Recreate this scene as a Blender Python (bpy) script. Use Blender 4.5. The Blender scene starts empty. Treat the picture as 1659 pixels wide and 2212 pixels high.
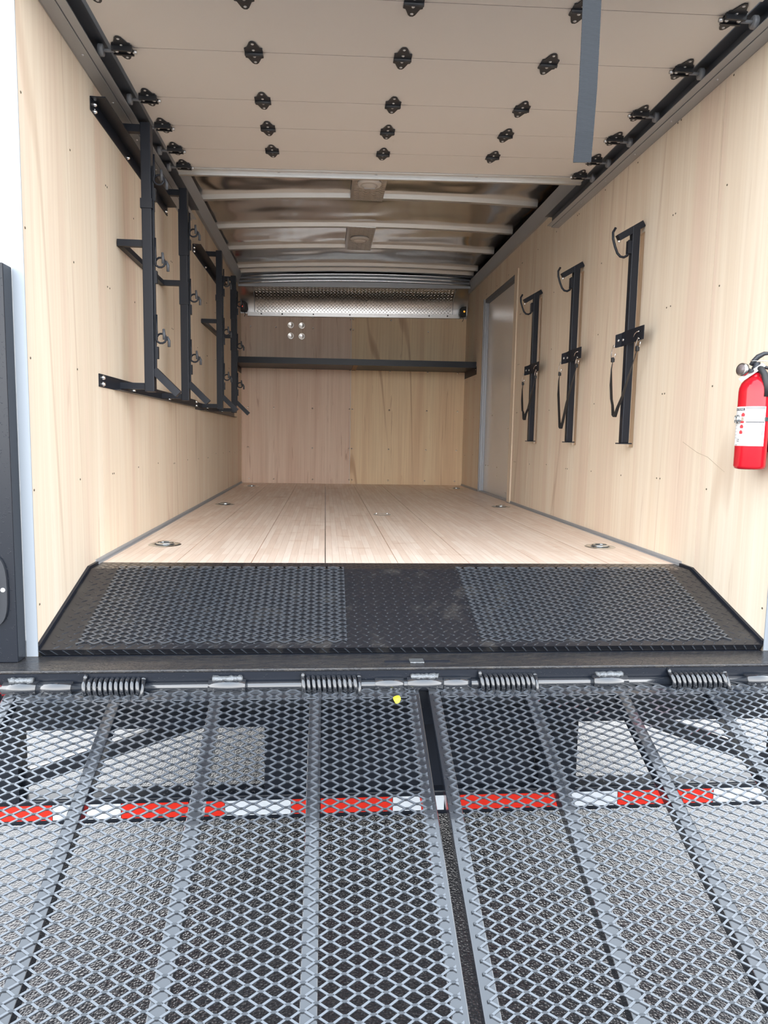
import bpy, bmesh, math, random
from mathutils import Vector, Matrix
random.seed(7)
C = bpy.context.scene.collection
sc = bpy.context.scene
PI = math.pi
# ---------------------------------------------------------------- camera
CAM = Vector((-0.310, -2.220, 1.460))
yaw, pitch, roll, FPX = 0.08595, 0.10805, 0.01851, 1496.5
cy, sy, cp, sp, cr, sr = math.cos(yaw), math.sin(yaw), math.cos(pitch), math.sin(pitch), math.cos(roll), math.sin(roll)
r0 = Vector((cy, -sy, 0)); f0 = Vector((sy * cp, cy * cp, -sp)); u0 = r0.cross(f0)
r1 = r0 * cr + u0 * sr; u1 = u0 * cr - r0 * sr
cam = bpy.data.objects.new('camera', bpy.data.cameras.new('camera')); C.objects.link(cam)
m = Matrix((r1, u1, -f0)).transposed().to_4x4(); m.translation = CAM
cam.matrix_world = m
cam.data.sensor_fit = 'VERTICAL'; cam.data.sensor_height = 24.0; cam.data.lens = 24.0 * FPX / 2212.0
cam.data.clip_start = 0.05; cam.data.clip_end = 300
sc.camera = cam
# ---------------------------------------------------------------- overcast sky, light, exposure
w = bpy.data.worlds.new('sky'); sc.world = w; w.use_nodes = True
nt = w.node_tree; bg = nt.nodes['Background']
tc = nt.nodes.new('ShaderNodeTexCoord'); sx = nt.nodes.new('ShaderNodeSeparateXYZ'); cr_ = nt.nodes.new('ShaderNodeValToRGB')
nt.links.new(tc.outputs['Generated'], sx.inputs[0]); nt.links.new(sx.outputs['Z'], cr_.inputs[0]); nt.links.new(cr_.outputs[0], bg.inputs[0])
cr_.color_ramp.elements[0].position = 0.0; cr_.color_ramp.elements[0].color = (1.0, 1.0, 1.0, 1)
cr_.color_ramp.elements[1].position = 1.0; cr_.color_ramp.elements[1].color = (0.50, 0.575, 0.66, 1)
bg.inputs[1].default_value = 6.0
sc.view_settings.view_transform = 'Standard'; sc.view_settings.look = 'None'
sc.view_settings.gamma = 1.0; sc.view_settings.use_curve_mapping = False
sc.view_settings.exposure = 0.09
sc.cycles.use_denoising = True
sc.cycles.max_bounces = 24; sc.cycles.diffuse_bounces = 20; sc.cycles.glossy_bounces = 12
sc.cycles.caustics_reflective = False; sc.cycles.caustics_refractive = False
sc.cycles.sample_clamp_indirect = 20.0

# ---------------------------------------------------------------- sizes (metres; X across, Y into the trailer, Z up)
XW = 1.22; FZ = 0.934; SZ = 0.748; YB = 5.457; YF = 0.627
TILT = 0.025                                   # the roof line rises slightly to the right
RA = math.radians(24.14)                       # slope of the lowered gates
def rp(x, s, h):                               # x across, s down the slope, h above the mesh plane
    return (x, -0.10 - s * math.cos(RA) - h * math.sin(RA), 0.7176 - s * math.sin(RA) + h * math.cos(RA))
BA = math.atan2(FZ - 0.768, 0.50)
def beaver(x, y, h=0.0):                       # surface of the diamond plate entry slope
    if y <= 0.50: return (x, y - h * math.sin(BA), 0.768 + y * (FZ - 0.768) / 0.50 + h * math.cos(BA))
    return (x, y, FZ + h)

# ---------------------------------------------------------------- materials
M = {}
def new_mat(name, base=(0.5, 0.5, 0.5), rough=0.5, metal=0.0, spec=0.5, coat=0.0):
    m = bpy.data.materials.new(name); m.use_nodes = True; b = m.node_tree.nodes['Principled BSDF']
    b.inputs['Base Color'].default_value = (*base, 1); b.inputs['Roughness'].default_value = rough
    b.inputs['Metallic'].default_value = metal; b.inputs['Specular IOR Level'].default_value = spec
    b.inputs['Coat Weight'].default_value = coat
    M[name] = m; return m, m.node_tree, b
def N(nt, t, **kw):
    n = nt.nodes.new(t)
    for k, v in kw.items():
        if k in n.inputs: n.inputs[k].default_value = v
        else: setattr(n, k, v)
    return n
def coords(nt, scale, random_shift=True):
    tc = N(nt, 'ShaderNodeTexCoord'); mp = N(nt, 'ShaderNodeMapping'); mp.inputs['Scale'].default_value = scale
    if random_shift:
        oi = N(nt, 'ShaderNodeObjectInfo'); mu = N(nt, 'ShaderNodeMath', operation='MULTIPLY'); mu.inputs[1].default_value = 37.0
        nt.links.new(oi.outputs['Random'], mu.inputs[0]); ad = N(nt, 'ShaderNodeVectorMath', operation='ADD')
        cx = N(nt, 'ShaderNodeCombineXYZ'); nt.links.new(mu.outputs[0], cx.inputs[0]); nt.links.new(mu.outputs[0], cx.inputs[1])
        nt.links.new(tc.outputs['Object'], ad.inputs[0]); nt.links.new(cx.outputs[0], ad.inputs[1]); nt.links.new(ad.outputs[0], mp.inputs[0])
    else: nt.links.new(tc.outputs['Object'], mp.inputs[0])
    return mp.outputs[0]
def noise(nt, vec, scale=1.0, detail=3.0, rough=0.5, dist=0.0):
    n = N(nt, 'ShaderNodeTexNoise'); n.inputs['Scale'].default_value = scale; n.inputs['Detail'].default_value = detail
    n.inputs['Roughness'].default_value = rough; n.inputs['Distortion'].default_value = dist
    nt.links.new(vec, n.inputs['Vector']); return n.outputs['Fac']
def ramp_node(nt, fac, stops):
    r = N(nt, 'ShaderNodeValToRGB'); e = r.color_ramp.elements
    while len(e) < len(stops): e.new(0.5)
    for k, (p, c) in enumerate(stops):
        e[k].position = p; e[k].color = (*c, 1) if len(c) == 3 else c
    nt.links.new(fac, r.inputs[0]); return r.outputs[0]
def mix(nt, a, b, fac, mode='MIX'):
    n = N(nt, 'ShaderNodeMix', data_type='RGBA', blend_type=mode)
    if isinstance(fac, (int, float)): n.inputs[0].default_value = fac
    else: nt.links.new(fac, n.inputs[0])
    for s, v in ((6, a), (7, b)):
        if isinstance(v, tuple): n.inputs[s].default_value = (*v, 1)
        else: nt.links.new(v, n.inputs[s])
    return n.outputs[2]
def bump(nt, b, h, strength, dist=0.001):
    n = N(nt, 'ShaderNodeBump'); n.inputs['Strength'].default_value = strength; n.inputs['Distance'].default_value = dist
    nt.links.new(h, n.inputs['Height']); nt.links.new(n.outputs[0], b.inputs['Normal'])

def plywood(name, light, mid, dark, streak, contrast=1.0):
    m, nt, b = new_mat(name, rough=0.62, spec=0.25); sk = 0.35 * contrast; wk = 0.40 * contrast
    v1 = coords(nt, (5.5, 5.5, 0.28)); v2 = coords(nt, (60, 60, 1.1)); v3 = coords(nt, (16, 16, 0.7))
    c1 = ramp_node(nt, noise(nt, v1, 1, 3, 0.55, 0.6), [(0.28, dark), (0.48, mid), (0.68, light)])
    g = ramp_node(nt, noise(nt, v2, 1, 4, 0.6), [(0.30, (0.90, 0.87, 0.84)), (0.62, (1.02, 1.02, 1.02))])
    c2 = mix(nt, c1, g, 0.7 * contrast, 'MULTIPLY')
    s = ramp_node(nt, noise(nt, v3, 1, 5, 0.62, 1.5), [(0.63, (0, 0, 0)), (0.69, (sk, sk, sk)), (0.74, (0, 0, 0))])
    c3 = mix(nt, c2, streak, s)
    # long heart-grain lines
    wv = N(nt, 'ShaderNodeTexWave', wave_type='BANDS', bands_direction='DIAGONAL'); wv.inputs['Scale'].default_value = 0.9
    wv.inputs['Distortion'].default_value = 11.0; wv.inputs['Detail'].default_value = 2.0; wv.inputs['Detail Scale'].default_value = 0.7
    nt.links.new(coords(nt, (2.4, 2.4, 0.16)), wv.inputs['Vector'])
    l = ramp_node(nt, wv.outputs['Fac'], [(0.0, (wk, wk, wk)), (0.018, (0.0, 0.0, 0.0)), (1.0, (0, 0, 0))])
    lm = ramp_node(nt, noise(nt, coords(nt, (1.5, 1.5, 0.5)), 1, 2, 0.5), [(0.45, (0, 0, 0)), (0.60, (1, 1, 1))])
    c4 = mix(nt, c3, streak, mix(nt, l, lm, 1.0, 'MULTIPLY'))
    nt.links.new(c4, b.inputs['Base Color']); bump(nt, b, noise(nt, v2, 1, 4, 0.6), 0.15)
plywood('plywood_pale', (0.86, 0.77, 0.64), (0.82, 0.71, 0.57), (0.78, 0.63, 0.51), (0.52, 0.37, 0.26))
plywood('plywood_red', (0.86, 0.71, 0.59), (0.81, 0.64, 0.52), (0.74, 0.55, 0.44), (0.42, 0.23, 0.15), 1.9)
plywood('plywood_yellow', (0.89, 0.73, 0.50), (0.86, 0.68, 0.46), (0.80, 0.60, 0.40), (0.46, 0.26, 0.15), 1.5)
new_mat('ply_edge', (0.78, 0.60, 0.42), 0.7)
# laminated hardwood floor
m, nt, b = new_mat('floor_wood', rough=0.42, spec=0.4)
tcn = N(nt, 'ShaderNodeTexCoord'); mp = N(nt, 'ShaderNodeMapping'); mp.inputs['Rotation'].default_value = (0, 0, PI / 2)
nt.links.new(tcn.outputs['Object'], mp.inputs[0])
bk = N(nt, 'ShaderNodeTexBrick'); bk.offset = 0.37; bk.offset_frequency = 2; bk.squash = 1.0
for k, v in (('Color1', (0.96, 0.84, 0.74, 1)), ('Color2', (0.87, 0.71, 0.60, 1)), ('Mortar', (0.62, 0.44, 0.32, 1)), ('Scale', 1.0),
             ('Mortar Size', 0.0006), ('Bias', 0.0), ('Brick Width', 0.42), ('Row Height', 0.0305)): bk.inputs[k].default_value = v
nt.links.new(mp.outputs[0], bk.inputs['Vector'])
vf = coords(nt, (70, 3.0, 1), False)
g = ramp_node(nt, noise(nt, vf, 1, 4, 0.6, 0.4), [(0.3, (0.88, 0.86, 0.84)), (0.65, (1.02, 1.02, 1.02))])
cfl = mix(nt, bk.outputs['Color'], g, 0.8, 'MULTIPLY')
st = ramp_node(nt, noise(nt, coords(nt, (1.1, 2.2, 1), False), 3.0, 4, 0.6), [(0.60, (0, 0, 0)), (0.74, (0.45, 0.45, 0.45))])
cfl = mix(nt, cfl, (0.50, 0.27, 0.14), st)
nt.links.new(cfl, b.inputs['Base Color']); bump(nt, b, noise(nt, vf, 1, 4, 0.6), 0.2)
# black painted steel, wet outside
m, nt, b = new_mat('black_steel', (0.013, 0.016, 0.024), 0.38, spec=0.30)
m, nt, b = new_mat('wet_black_steel', (0.014, 0.017, 0.023), 0.14, spec=0.8, coat=0.9)
dr = ramp_node(nt, noise(nt, coords(nt, (1, 1, 1), False), 160, 2, 0.5), [(0.60, (0, 0, 0)), (0.68, (1, 1, 1))])
bump(nt, b, dr, 0.15, 0.0005)
m, nt, b = new_mat('frame_steel', (0.009, 0.012, 0.019), 0.26, spec=0.40)
bump(nt, b, ramp_node(nt, noise(nt, coords(nt, (1, 1, 1), False), 130, 2, 0.5), [(0.66, (0, 0, 0)), (0.70, (1, 1, 1))]), 0.5, 0.0008)
m, nt, b = new_mat('mesh_steel', (0.055, 0.065, 0.08), 0.30, spec=1.0, coat=1.0)
m, nt, b = new_mat('plate_steel', (0.014, 0.015, 0.018), 0.26, spec=0.5)
vg = coords(nt, (1, 1, 1), False)
gr = ramp_node(nt, noise(nt, vg, 9, 5, 0.65), [(0.56, (0.013, 0.014, 0.018)), (0.82, (0.055, 0.052, 0.049))])
nt.links.new(gr, b.inputs['Base Color']); bump(nt, b, noise(nt, vg, 220, 2, 0.5), 0.12)
m, nt, b = new_mat('sill_steel', (0.05, 0.05, 0.055), 0.25, spec=0.6)
gr = ramp_node(nt, noise(nt, coords(nt, (3, 30, 3), False), 6, 5, 0.65), [(0.45, (0.022, 0.023, 0.027)), (0.80, (0.075, 0.066, 0.056))])
nt.links.new(gr, b.inputs['Base Color'])
bump(nt, b, ramp_node(nt, noise(nt, coords(nt, (1, 1.6, 1), False), 120, 2, 0.5), [(0.52, (0, 0, 0)), (0.60, (1, 1, 1))]), 0.5, 0.0012)
m, nt, b = new_mat('weld', (0.16, 0.17, 0.18), 0.30, 0.5)
bump(nt, b, noise(nt, coords(nt, (1, 1, 1), False), 130, 3, 0.6), 0.9, 0.004)
# aluminium and zinc
m, nt, b = new_mat('aluminium', (0.74, 0.74, 0.74), 0.33, 1.0)
m, nt, b = new_mat('roof_skin', (0.85, 0.83, 0.81), 0.15, 1.0)
bump(nt, b, noise(nt, coords(nt, (1.0, 1.5, 1), False), 1.6, 1, 0.4), 0.6, 0.05)
new_mat('bow_metal', (0.72, 0.72, 0.70), 0.42, 0.85)
new_mat('tread_aluminium', (0.70, 0.68, 0.66), 0.28, 1.0)
new_mat('galvanised', (0.42, 0.44, 0.47), 0.45, 0.45)
new_mat('track_dark', (0.13, 0.145, 0.17), 0.5, 0.3)
new_mat('roller_grey', (0.22, 0.23, 0.25), 0.45)
new_mat('dial_dark', (0.16, 0.13, 0.13), 0.12)
new_mat('gauge_metal', (0.42, 0.41, 0.40), 0.22, 1.0)
new_mat('zinc', (0.72, 0.76, 0.78), 0.22, 1.0)
new_mat('chrome', (0.85, 0.85, 0.86), 0.12, 1.0)
new_mat('jamb_grey', (0.36, 0.40, 0.45), 0.45, 0.1)
new_mat('white_skin', (0.85, 0.87, 0.89), 0.35)
new_mat('door_beige', (0.83, 0.81, 0.79), 0.42, spec=0.35)
new_mat('door_white', (0.80, 0.77, 0.73), 0.22, spec=0.5)
new_mat('white_plastic', (0.80, 0.78, 0.75), 0.35)
m, nt, b = new_mat('lamp_lens', (0.75, 0.73, 0.70), 0.25)
new_mat('hinge_black', (0.030, 0.033, 0.040), 0.38)
new_mat('rivet', (0.55, 0.56, 0.58), 0.3, 0.9)
new_mat('wood_screw', (0.16, 0.13, 0.09), 0.5, 0.5)
new_mat('white_screw', (0.95, 0.95, 0.95), 0.22, 1.0)
new_mat('vent_metal', (0.95, 0.95, 0.94), 0.28, 1.0)
new_mat('rubber', (0.025, 0.025, 0.027), 0.55)
new_mat('grip_rubber', (0.075, 0.082, 0.095), 0.45)
m, nt, b = new_mat('webbing', (0.020, 0.024, 0.030), 0.6, spec=0.3)
wv = N(nt, 'ShaderNodeTexWave', bands_direction='Z'); wv.inputs['Scale'].default_value = 90
nt.links.new(coords(nt, (1, 1, 1), False), wv.inputs['Vector']); bump(nt, b, wv.outputs['Fac'], 0.5, 0.001)
new_mat('red_paint', (0.58, 0.010, 0.022), 0.15, spec=0.5)
new_mat('red_tape', (0.75, 0.03, 0.015), 0.35)
new_mat('white_tape', (0.74, 0.78, 0.82), 0.35)
new_mat('red_lens', (0.70, 0.02, 0.02), 0.15, coat=0.5)
new_mat('clear_lens', (0.80, 0.80, 0.82), 0.08, coat=0.5)
new_mat('print_white', (0.90, 0.90, 0.90), 0.35)
new_mat('print_black', (0.04, 0.04, 0.05), 0.4)
new_mat('print_grey', (0.55, 0.56, 0.58), 0.4)
new_mat('print_red', (0.65, 0.05, 0.06), 0.4)
new_mat('leaf_yellow', (0.80, 0.74, 0.03), 0.5)
new_mat('brown_wood', (0.28, 0.18, 0.11), 0.6)
new_mat('pencil', (0.52, 0.42, 0.31), 0.7)
for nm, col in (('led_red', (1.0, 0.10, 0.05)), ('led_amber', (1.0, 0.45, 0.05))):
    m, nt, b = new_mat(nm, col, 0.3); b.inputs['Emission Color'].default_value = (*col, 1); b.inputs['Emission Strength'].default_value = 0.9
# wet asphalt
m, nt, b = new_mat('wet_asphalt', (0.05, 0.05, 0.055), 0.26, spec=0.6)
va = coords(nt, (1, 1, 1), False)
vor = N(nt, 'ShaderNodeTexVoronoi'); vor.inputs['Scale'].default_value = 150; nt.links.new(va, vor.inputs['Vector'])
ca = ramp_node(nt, noise(nt, va, 150, 3, 0.6), [(0.35, (0.012, 0.012, 0.014)), (0.62, (0.030, 0.030, 0.033)), (0.80, (0.20, 0.20, 0.20))])
nt.links.new(ca, b.inputs['Base Color']); bump(nt, b, vor.outputs['Distance'], 0.85, 0.0020)

# ---------------------------------------------------------------- mesh builder
class G:
    def __init__(s): s.v = []; s.f = []; s.sm = []
    def add(s, vs, fs, smooth=False):
        o = len(s.v); s.v += [tuple(p) for p in vs]; s.f += [tuple(i + o for i in f) for f in fs]; s.sm += [smooth] * len(fs); return s
    def box(s, x0, x1, y0, y1, z0, z1, fn=None):
        vs = [(x, y, z) for z in (z0, z1) for y in (y0, y1) for x in (x0, x1)]
        if fn: vs = [fn(*p) for p in vs]
        return s.add(vs, [(0, 2, 3, 1), (4, 5, 7, 6), (0, 1, 5, 4), (2, 6, 7, 3), (0, 4, 6, 2), (1, 3, 7, 5)])
    def tube(s, pts, r, n=8, caps=True, closed=False, flat=None):
        pts = [Vector(p) for p in pts]; rings = []; up = None
        for i, p in enumerate(pts):
            a = pts[i - 1] if (i > 0 or closed) else p; c = pts[(i + 1) % len(pts)] if (i < len(pts) - 1 or closed) else p
            t = (c - a).normalized()
            if up is None: up = Vector((0, 0, 1)) if abs(t.z) < 0.9 else Vector((0, 1, 0))
            side = t.cross(up).normalized(); up = side.cross(t).normalized()
            rr = r[i] if isinstance(r, (list, tuple)) else r
            fx, fy = flat if flat else (1, 1)
            rings.append([p + (side * math.cos(2 * PI * k / n) * fx + up * math.sin(2 * PI * k / n) * fy) * rr for k in range(n)])
        vs = [q for g in rings for q in g]; L = len(rings); fs = []
        for i in range(L if closed else L - 1):
            j = (i + 1) % L
            for k in range(n): fs.append((i * n + k, j * n + k, j * n + (k + 1) % n, i * n + (k + 1) % n))
        if caps and not closed: fs += [tuple(range(n - 1, -1, -1)), tuple((L - 1) * n + k for k in range(n))]
        return s.add(vs, fs, n > 4)
    def bar(s, a, b_, w, t, up=(0, 0, 1)):      # rectangular bar, w across 'up x dir', t along up
        a = Vector(a); b_ = Vector(b_); d = (b_ - a).normalized(); sd = d.cross(Vector(up)).normalized(); u = sd.cross(d)
        vs = [p + sd * (i * w / 2) + u * (j * t / 2) for p in (a, b_) for i, j in ((-1, -1), (1, -1), (1, 1), (-1, 1))]
        return s.add(vs, [(3, 2, 1, 0), (4, 5, 6, 7), (0, 1, 5, 4), (1, 2, 6, 5), (2, 3, 7, 6), (3, 0, 4, 7)])
    def prism(s, poly, fn, t):                  # poly in (u,v); fn(u,v,h) -> xyz
        n = len(poly); vs = [fn(u, v, 0) for u, v in poly] + [fn(u, v, t) for u, v in poly]
        return s.add(vs, [tuple(range(n)), tuple(range(2 * n - 1, n - 1, -1))] + [(i, i + n, (i + 1) % n + n, (i + 1) % n) for i in range(n)])
    def lathe(s, prof, n=24, at=(0, 0, 0), axis='Z'):   # prof = [(r, z)]
        vs = []; fs = []
        for r, z in prof:
            for k in range(n):
                a = 2 * PI * k / n; p = (r * math.cos(a), r * math.sin(a), z)
                if axis == 'X': p = (p[2], p[0], p[1])
                if axis == 'Y': p = (p[0], p[2], p[1])
                vs.append((p[0] + at[0], p[1] + at[1], p[2] + at[2]))
        for i in range(len(prof) - 1):
            for k in range(n): fs.append((i * n + k, i * n + (k + 1) % n, (i + 1) * n + (k + 1) % n, (i + 1) * n + k))
        return s.add(vs, fs, True)
    def build(s, name, mat, parent=None, kind=None, label=None, bevel=0, loc=None):
        off = Vector((0, 0, 0)); p = parent
        while p is not None: off += p.location; p = p.parent
        if loc is not None: off = off + Vector(loc)
        me = bpy.data.meshes.new(name); me.from_pydata([tuple(Vector(q) - off) for q in s.v], [], s.f); me.update()
        me.polygons.foreach_set('use_smooth', s.sm)
        bm = bmesh.new(); bm.from_mesh(me); bmesh.ops.recalc_face_normals(bm, faces=bm.faces); bm.to_mesh(me); bm.free()
        me.materials.append(M[mat]); o = bpy.data.objects.new(name, me); C.objects.link(o)
        if loc is not None: o.location = loc
        if parent is not None: o.parent = parent
        if kind: o['kind'] = kind
        if label: o['label'] = label
        if bevel:
            bv = o.modifiers.new('bevel', 'BEVEL'); bv.width = bevel; bv.segments = 2; bv.limit_method = 'ANGLE'
            bv.harden_normals = False
        return o
def empty(name, loc, label=None, cat=None, group=None, kind=None):
    o = bpy.data.objects.new(name, None); o.location = loc; o.empty_display_size = 0.1; C.objects.link(o)
    if label: o['label'] = label
    if cat: o['category'] = cat
    if group: o['group'] = group
    if kind: o['kind'] = kind
    return o
def tag(o, label, cat, group=None):
    o['label'] = label; o['category'] = cat
    if group: o['group'] = group
    return o
def bolts(cs, prof, n, axis, name, mat, parent, mirror=None):
    for c in cs:
        g = G().lathe(prof, n, c, axis)
        g.build(name, mat, parent)
def kids(o): return [c for c in list(C.objects) if c.parent == o]
def dup(o, loc=None, parent=None):
    c = o.copy(); C.objects.link(c); c.parent = parent
    if loc is not None: c.location = loc
    for ch in kids(o): dup(ch, None, c)
    return c
def box(*a, **k): return G().box(*a, **k)
def sheet(a0, a1, z0, z1, holes, fn, t):       # board in (a,z) with rectangular holes, thickness t; fn(a,z,h)
    g = G(); A = sorted({a0, a1} | {h for H in holes for h in H[:2] if a0 < h < a1}); Z = sorted({z0, z1} | {h for H in holes for h in H[2:] if z0 < h < z1})
    solid = {}
    for i in range(len(A) - 1):
        for j in range(len(Z) - 1):
            ca, cz = (A[i] + A[i + 1]) / 2, (Z[j] + Z[j + 1]) / 2
            solid[i, j] = not any(H[0] < ca < H[1] and H[2] < cz < H[3] for H in holes)
    for (i, j), ok in solid.items():
        if not ok: continue
        a, b_, c, d = A[i], A[i + 1], Z[j], Z[j + 1]
        for h in (0, t): g.add([fn(a, c, h), fn(b_, c, h), fn(b_, d, h), fn(a, d, h)], [(0, 1, 2, 3)])
        for (di, dj), (p, q) in {(-1, 0): ((a, c), (a, d)), (1, 0): ((b_, c), (b_, d)), (0, -1): ((a, c), (b_, c)), (0, 1): ((a, d), (b_, d))}.items():
            if not solid.get((i + di, j + dj), False):
                g.add([fn(*p, 0), fn(*q, 0), fn(*q, t), fn(*p, t)], [(0, 1, 2, 3)])
    return g
def tread(fn, u0, u1, v0, v1, p=0.0373, L=0.027, W_=0.0075, H=0.0016):   # raised lens bars of tread plate
    g = G()
    def lens(u, v, a):
        c, s_ = math.cos(a), math.sin(a)
        loc = [(-L / 2, 0, 0), (-L / 5, -W_ / 2, 0), (L / 5, -W_ / 2, 0), (L / 2, 0, 0), (L / 5, W_ / 2, 0), (-L / 5, W_ / 2, 0), (-L / 4, 0, H), (L / 4, 0, H)]
        P = [(u + x * c - y * s_, v + x * s_ + y * c, h) for x, y, h in loc]
        if any(not (u0 <= q[0] <= u1 and v0 <= q[1] <= v1) for q in P): return
        g.add([fn(*q) for q in P], [(0, 1, 6), (1, 2, 7, 6), (2, 3, 7), (3, 4, 7), (4, 5, 6, 7), (5, 0, 6)])
    i = 0; u = u0
    while u < u1:
        v = v0
        while v < v1:
            lens(u + p / 4, v + p / 4, 0.62); lens(u + 3 * p / 4, v + 3 * p / 4, -0.62)
            v += p
        u += p
    return g
def expanded(fn, x0, x1, s0, s1, LWD=0.0560, SWD=0.0257, w_=0.0040, t=0.0030):   # expanded metal, strand by strand
    g = G(); rows = int((s1 - s0) / (SWD / 2)); nd = 0.0075
    for k in range(rows):
        sm = s0 + (k + 0.5) * SWD / 2; ph = (k % 2) * LWD / 2; pts = []
        j = -1
        while True:
            xb = x0 + j * LWD - ph + LWD * 0.5
            if xb > x1 + LWD: break
            pts += [(xb - nd / 2, SWD / 4), (xb + nd / 2, SWD / 4), (xb + LWD / 2 - nd / 2, -SWD / 4), (xb + LWD / 2 + nd / 2, -SWD / 4)]
            j += 1
        out = []
        for (xa, sa), (xb, sb) in zip(pts, pts[1:]):
            if xb < x0 or xa > x1: continue
            if xa < x0: sa += (sb - sa) * (x0 - xa) / (xb - xa); xa = x0
            if xb > x1: sb = sa + (sb - sa) * (x1 - xa) / (xb - xa); xb = x1
            if not out: out.append((xa, sa))
            out.append((xb, sb))
        if len(out) < 2: continue
        vs = []; tl = 0.0012
        for (x, so) in out:
            vs += [fn(x, sm + so - w_ / 2, -t), fn(x, sm + so + w_ / 2, -t + 0), fn(x, sm + so + w_ / 2, 0), fn(x, sm + so - w_ / 2, 0)]
        fs = []
        for i in range(len(out) - 1):
            for q in range(4): fs.append((i * 4 + q, i * 4 + (q + 1) % 4, i * 4 + 4 + (q + 1) % 4, i * 4 + 4 + q))
        n = len(out) - 1; fs += [(0, 3, 2, 1), (n * 4, n * 4 + 1, n * 4 + 2, n * 4 + 3)]
        g.add(vs, fs)
    return g
S = 'structure'
def weld(x0, x1, fn, r):
    rw = random.Random(int(x0 * 1000)); n = 14
    return G().tube([Vector(fn(x0 + (x1 - x0) * i / n)) + Vector((0, rw.uniform(-.002, .002), rw.uniform(-.001, .001))) for i in range(n + 1)], [r * rw.uniform(.8, 1.15) for i in range(n + 1)], 8, flat=(1.2, .9))
# ================================================================ GROUND
g = G().add([(-40, -30, 0), (40, -30, 0), (40, 60, 0), (-40, 60, 0)], [(0, 1, 2, 3)]).build('ground', 'wet_asphalt', kind=S)
g['label'] = 'wet dark asphalt ground seen through the mesh gates'
# ================================================================ ROOM SHELL
# floor: boards one foot wide
fl = empty('floor', (0, 0, FZ), kind=S)
bw = 0.3048
for k in range(8):
    a = -XW + k * bw + (0 if k == 0 else 0.0018); b_ = -XW + (k + 1) * bw - (0 if k == 7 else 0.0018)
    box(a, b_, YF, YB - 0.012, FZ - 0.035, FZ).build('floor_board', 'floor_wood', fl)
box(-XW - 0.02, XW + 0.02, 0.56, YB, FZ - 0.075, FZ - 0.037).build('subfloor', 'black_steel', fl)
# left wall
wl = empty('wall_left', (-XW, 0, FZ), kind=S)
for a, b_ in ((0.0, 0.72), (0.72, 1.94), (1.94, 3.16), (3.16, 4.38), (4.38, YB + 0.012)):
    sheet(a + 0.0012, b_ - 0.0012, 0.74, 3.02, [], lambda a, z, h: (-XW - h, a, z), 0.012).build('plywood_sheet', 'plywood_pale', wl)
box(-XW - 0.055, -XW - 0.0135, 0.005, YB + .05, 0.62, 3.19).build('exterior_skin', 'white_skin', wl)
# right wall with door opening and three slots behind the tool racks
DY0, DY1, DZ1 = 3.47, 4.60, 2.80
RY = (1.150, 1.945, 2.745)
holes = [(DY0, DY1, FZ - 0.001, DZ1)] + [(y - 0.012, y + 0.058, 1.43, 2.47) for y in RY]
wr = empty('wall_right', (XW, 0, FZ), kind=S)
for a, b_ in ((0.0, 0.50), (0.50, 1.72), (1.72, 2.94), (2.94, 3.36), (3.36, 4.66), (4.66, YB + 0.012)):
    sheet(a + 0.0012, b_ - 0.0012, 0.74, 3.04, holes, lambda a, z, h: (XW + h, a, z), 0.012).build('plywood_sheet', 'plywood_pale', wr)
box(XW + 0.0135, XW + 0.03, 0.005, DY0 - 0.02, 0.74, 3.10).build('backing_board', 'ply_edge', wr)
box(XW + 0.075, XW + 0.09, 0.005, YB + .05, 0.62, 3.24).build('exterior_skin', 'white_skin', wr)
# front (far) wall: two sheets
wf = empty('wall_front', (0, YB, FZ), kind=S)
sheet(-XW + 0.001, -0.041, FZ - 0.02, 2.76, [], lambda a, z, h: (a, YB + h, z), 0.012).build('plywood_sheet', 'plywood_red', wf)
sheet(-0.037, XW - 0.001, FZ - 0.02, 2.76, [], lambda a, z, h: (a, YB + h, z), 0.012).build('plywood_sheet', 'plywood_yellow', wf)
box(-XW - 0.055, XW + 0.09, YB + 0.014, YB + 0.05, 0.62, 3.20).build('exterior_skin', 'white_skin', wf)
g = G()
for zc, xs in ((1.752, (-1.15, -.873, -.453, -.049, -.019, .389, .806, 1.152)), (1.322, (-1.15, -.453, -.049, -.019, .389, .806, 1.15)), (0.978, (-1.14, -.872, -.447, -.045, -.015, .389, .80, 1.14)),
               (2.172, (-.87, -.453, -.049, -.019, .389, .806, 1.14)), (2.61, (-1.12, -.85, -.453, -.05, -.02, .80)), (2.72, (-.455, -.05, -.02, .39))):
    for x in xs: g.lathe([(0.0, -0.004), (0.006, -0.003), (0.009, 0.0)], 8, (x, YB, zc), 'Y')
g.build('screw', 'white_screw', wf, kind='stuff')
# screws in the side walls
for sx_, par in ((-1, wl), (1, wr)):
    g = G(); rnd = random.Random(3 + sx_)
    for i in range(14):
        y = 0.04 + 0.4064 * i
        for k in range(6):
            z = 0.894 + 0.39 * k + rnd.uniform(-.012, .012)
            if z < beaver(0, max(y, 0))[2] + 0.03 or z > 2.93: continue
            for dy in ((-0.012, 0.014) if i % 3 == 2 else (0,)):
                yy = y + dy + rnd.uniform(-.006, .006)
                if sx_ > 0 and any(H[0] - .02 < yy < H[1] + .02 and H[2] - .02 < z < H[3] + .02 for H in holes): continue
                g.lathe([(0.0, -0.0012), (0.003, -0.0016), (0.0042, -0.0005), (0.0048, 0.001)], 6, (0, yy, z), 'X')
    for i in range(len(g.v)):
        x, y, z = g.v[i]; g.v[i] = (sx_ * (XW + x), y, z)
    g.build('screw', 'wood_screw', par, kind='stuff')
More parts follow.
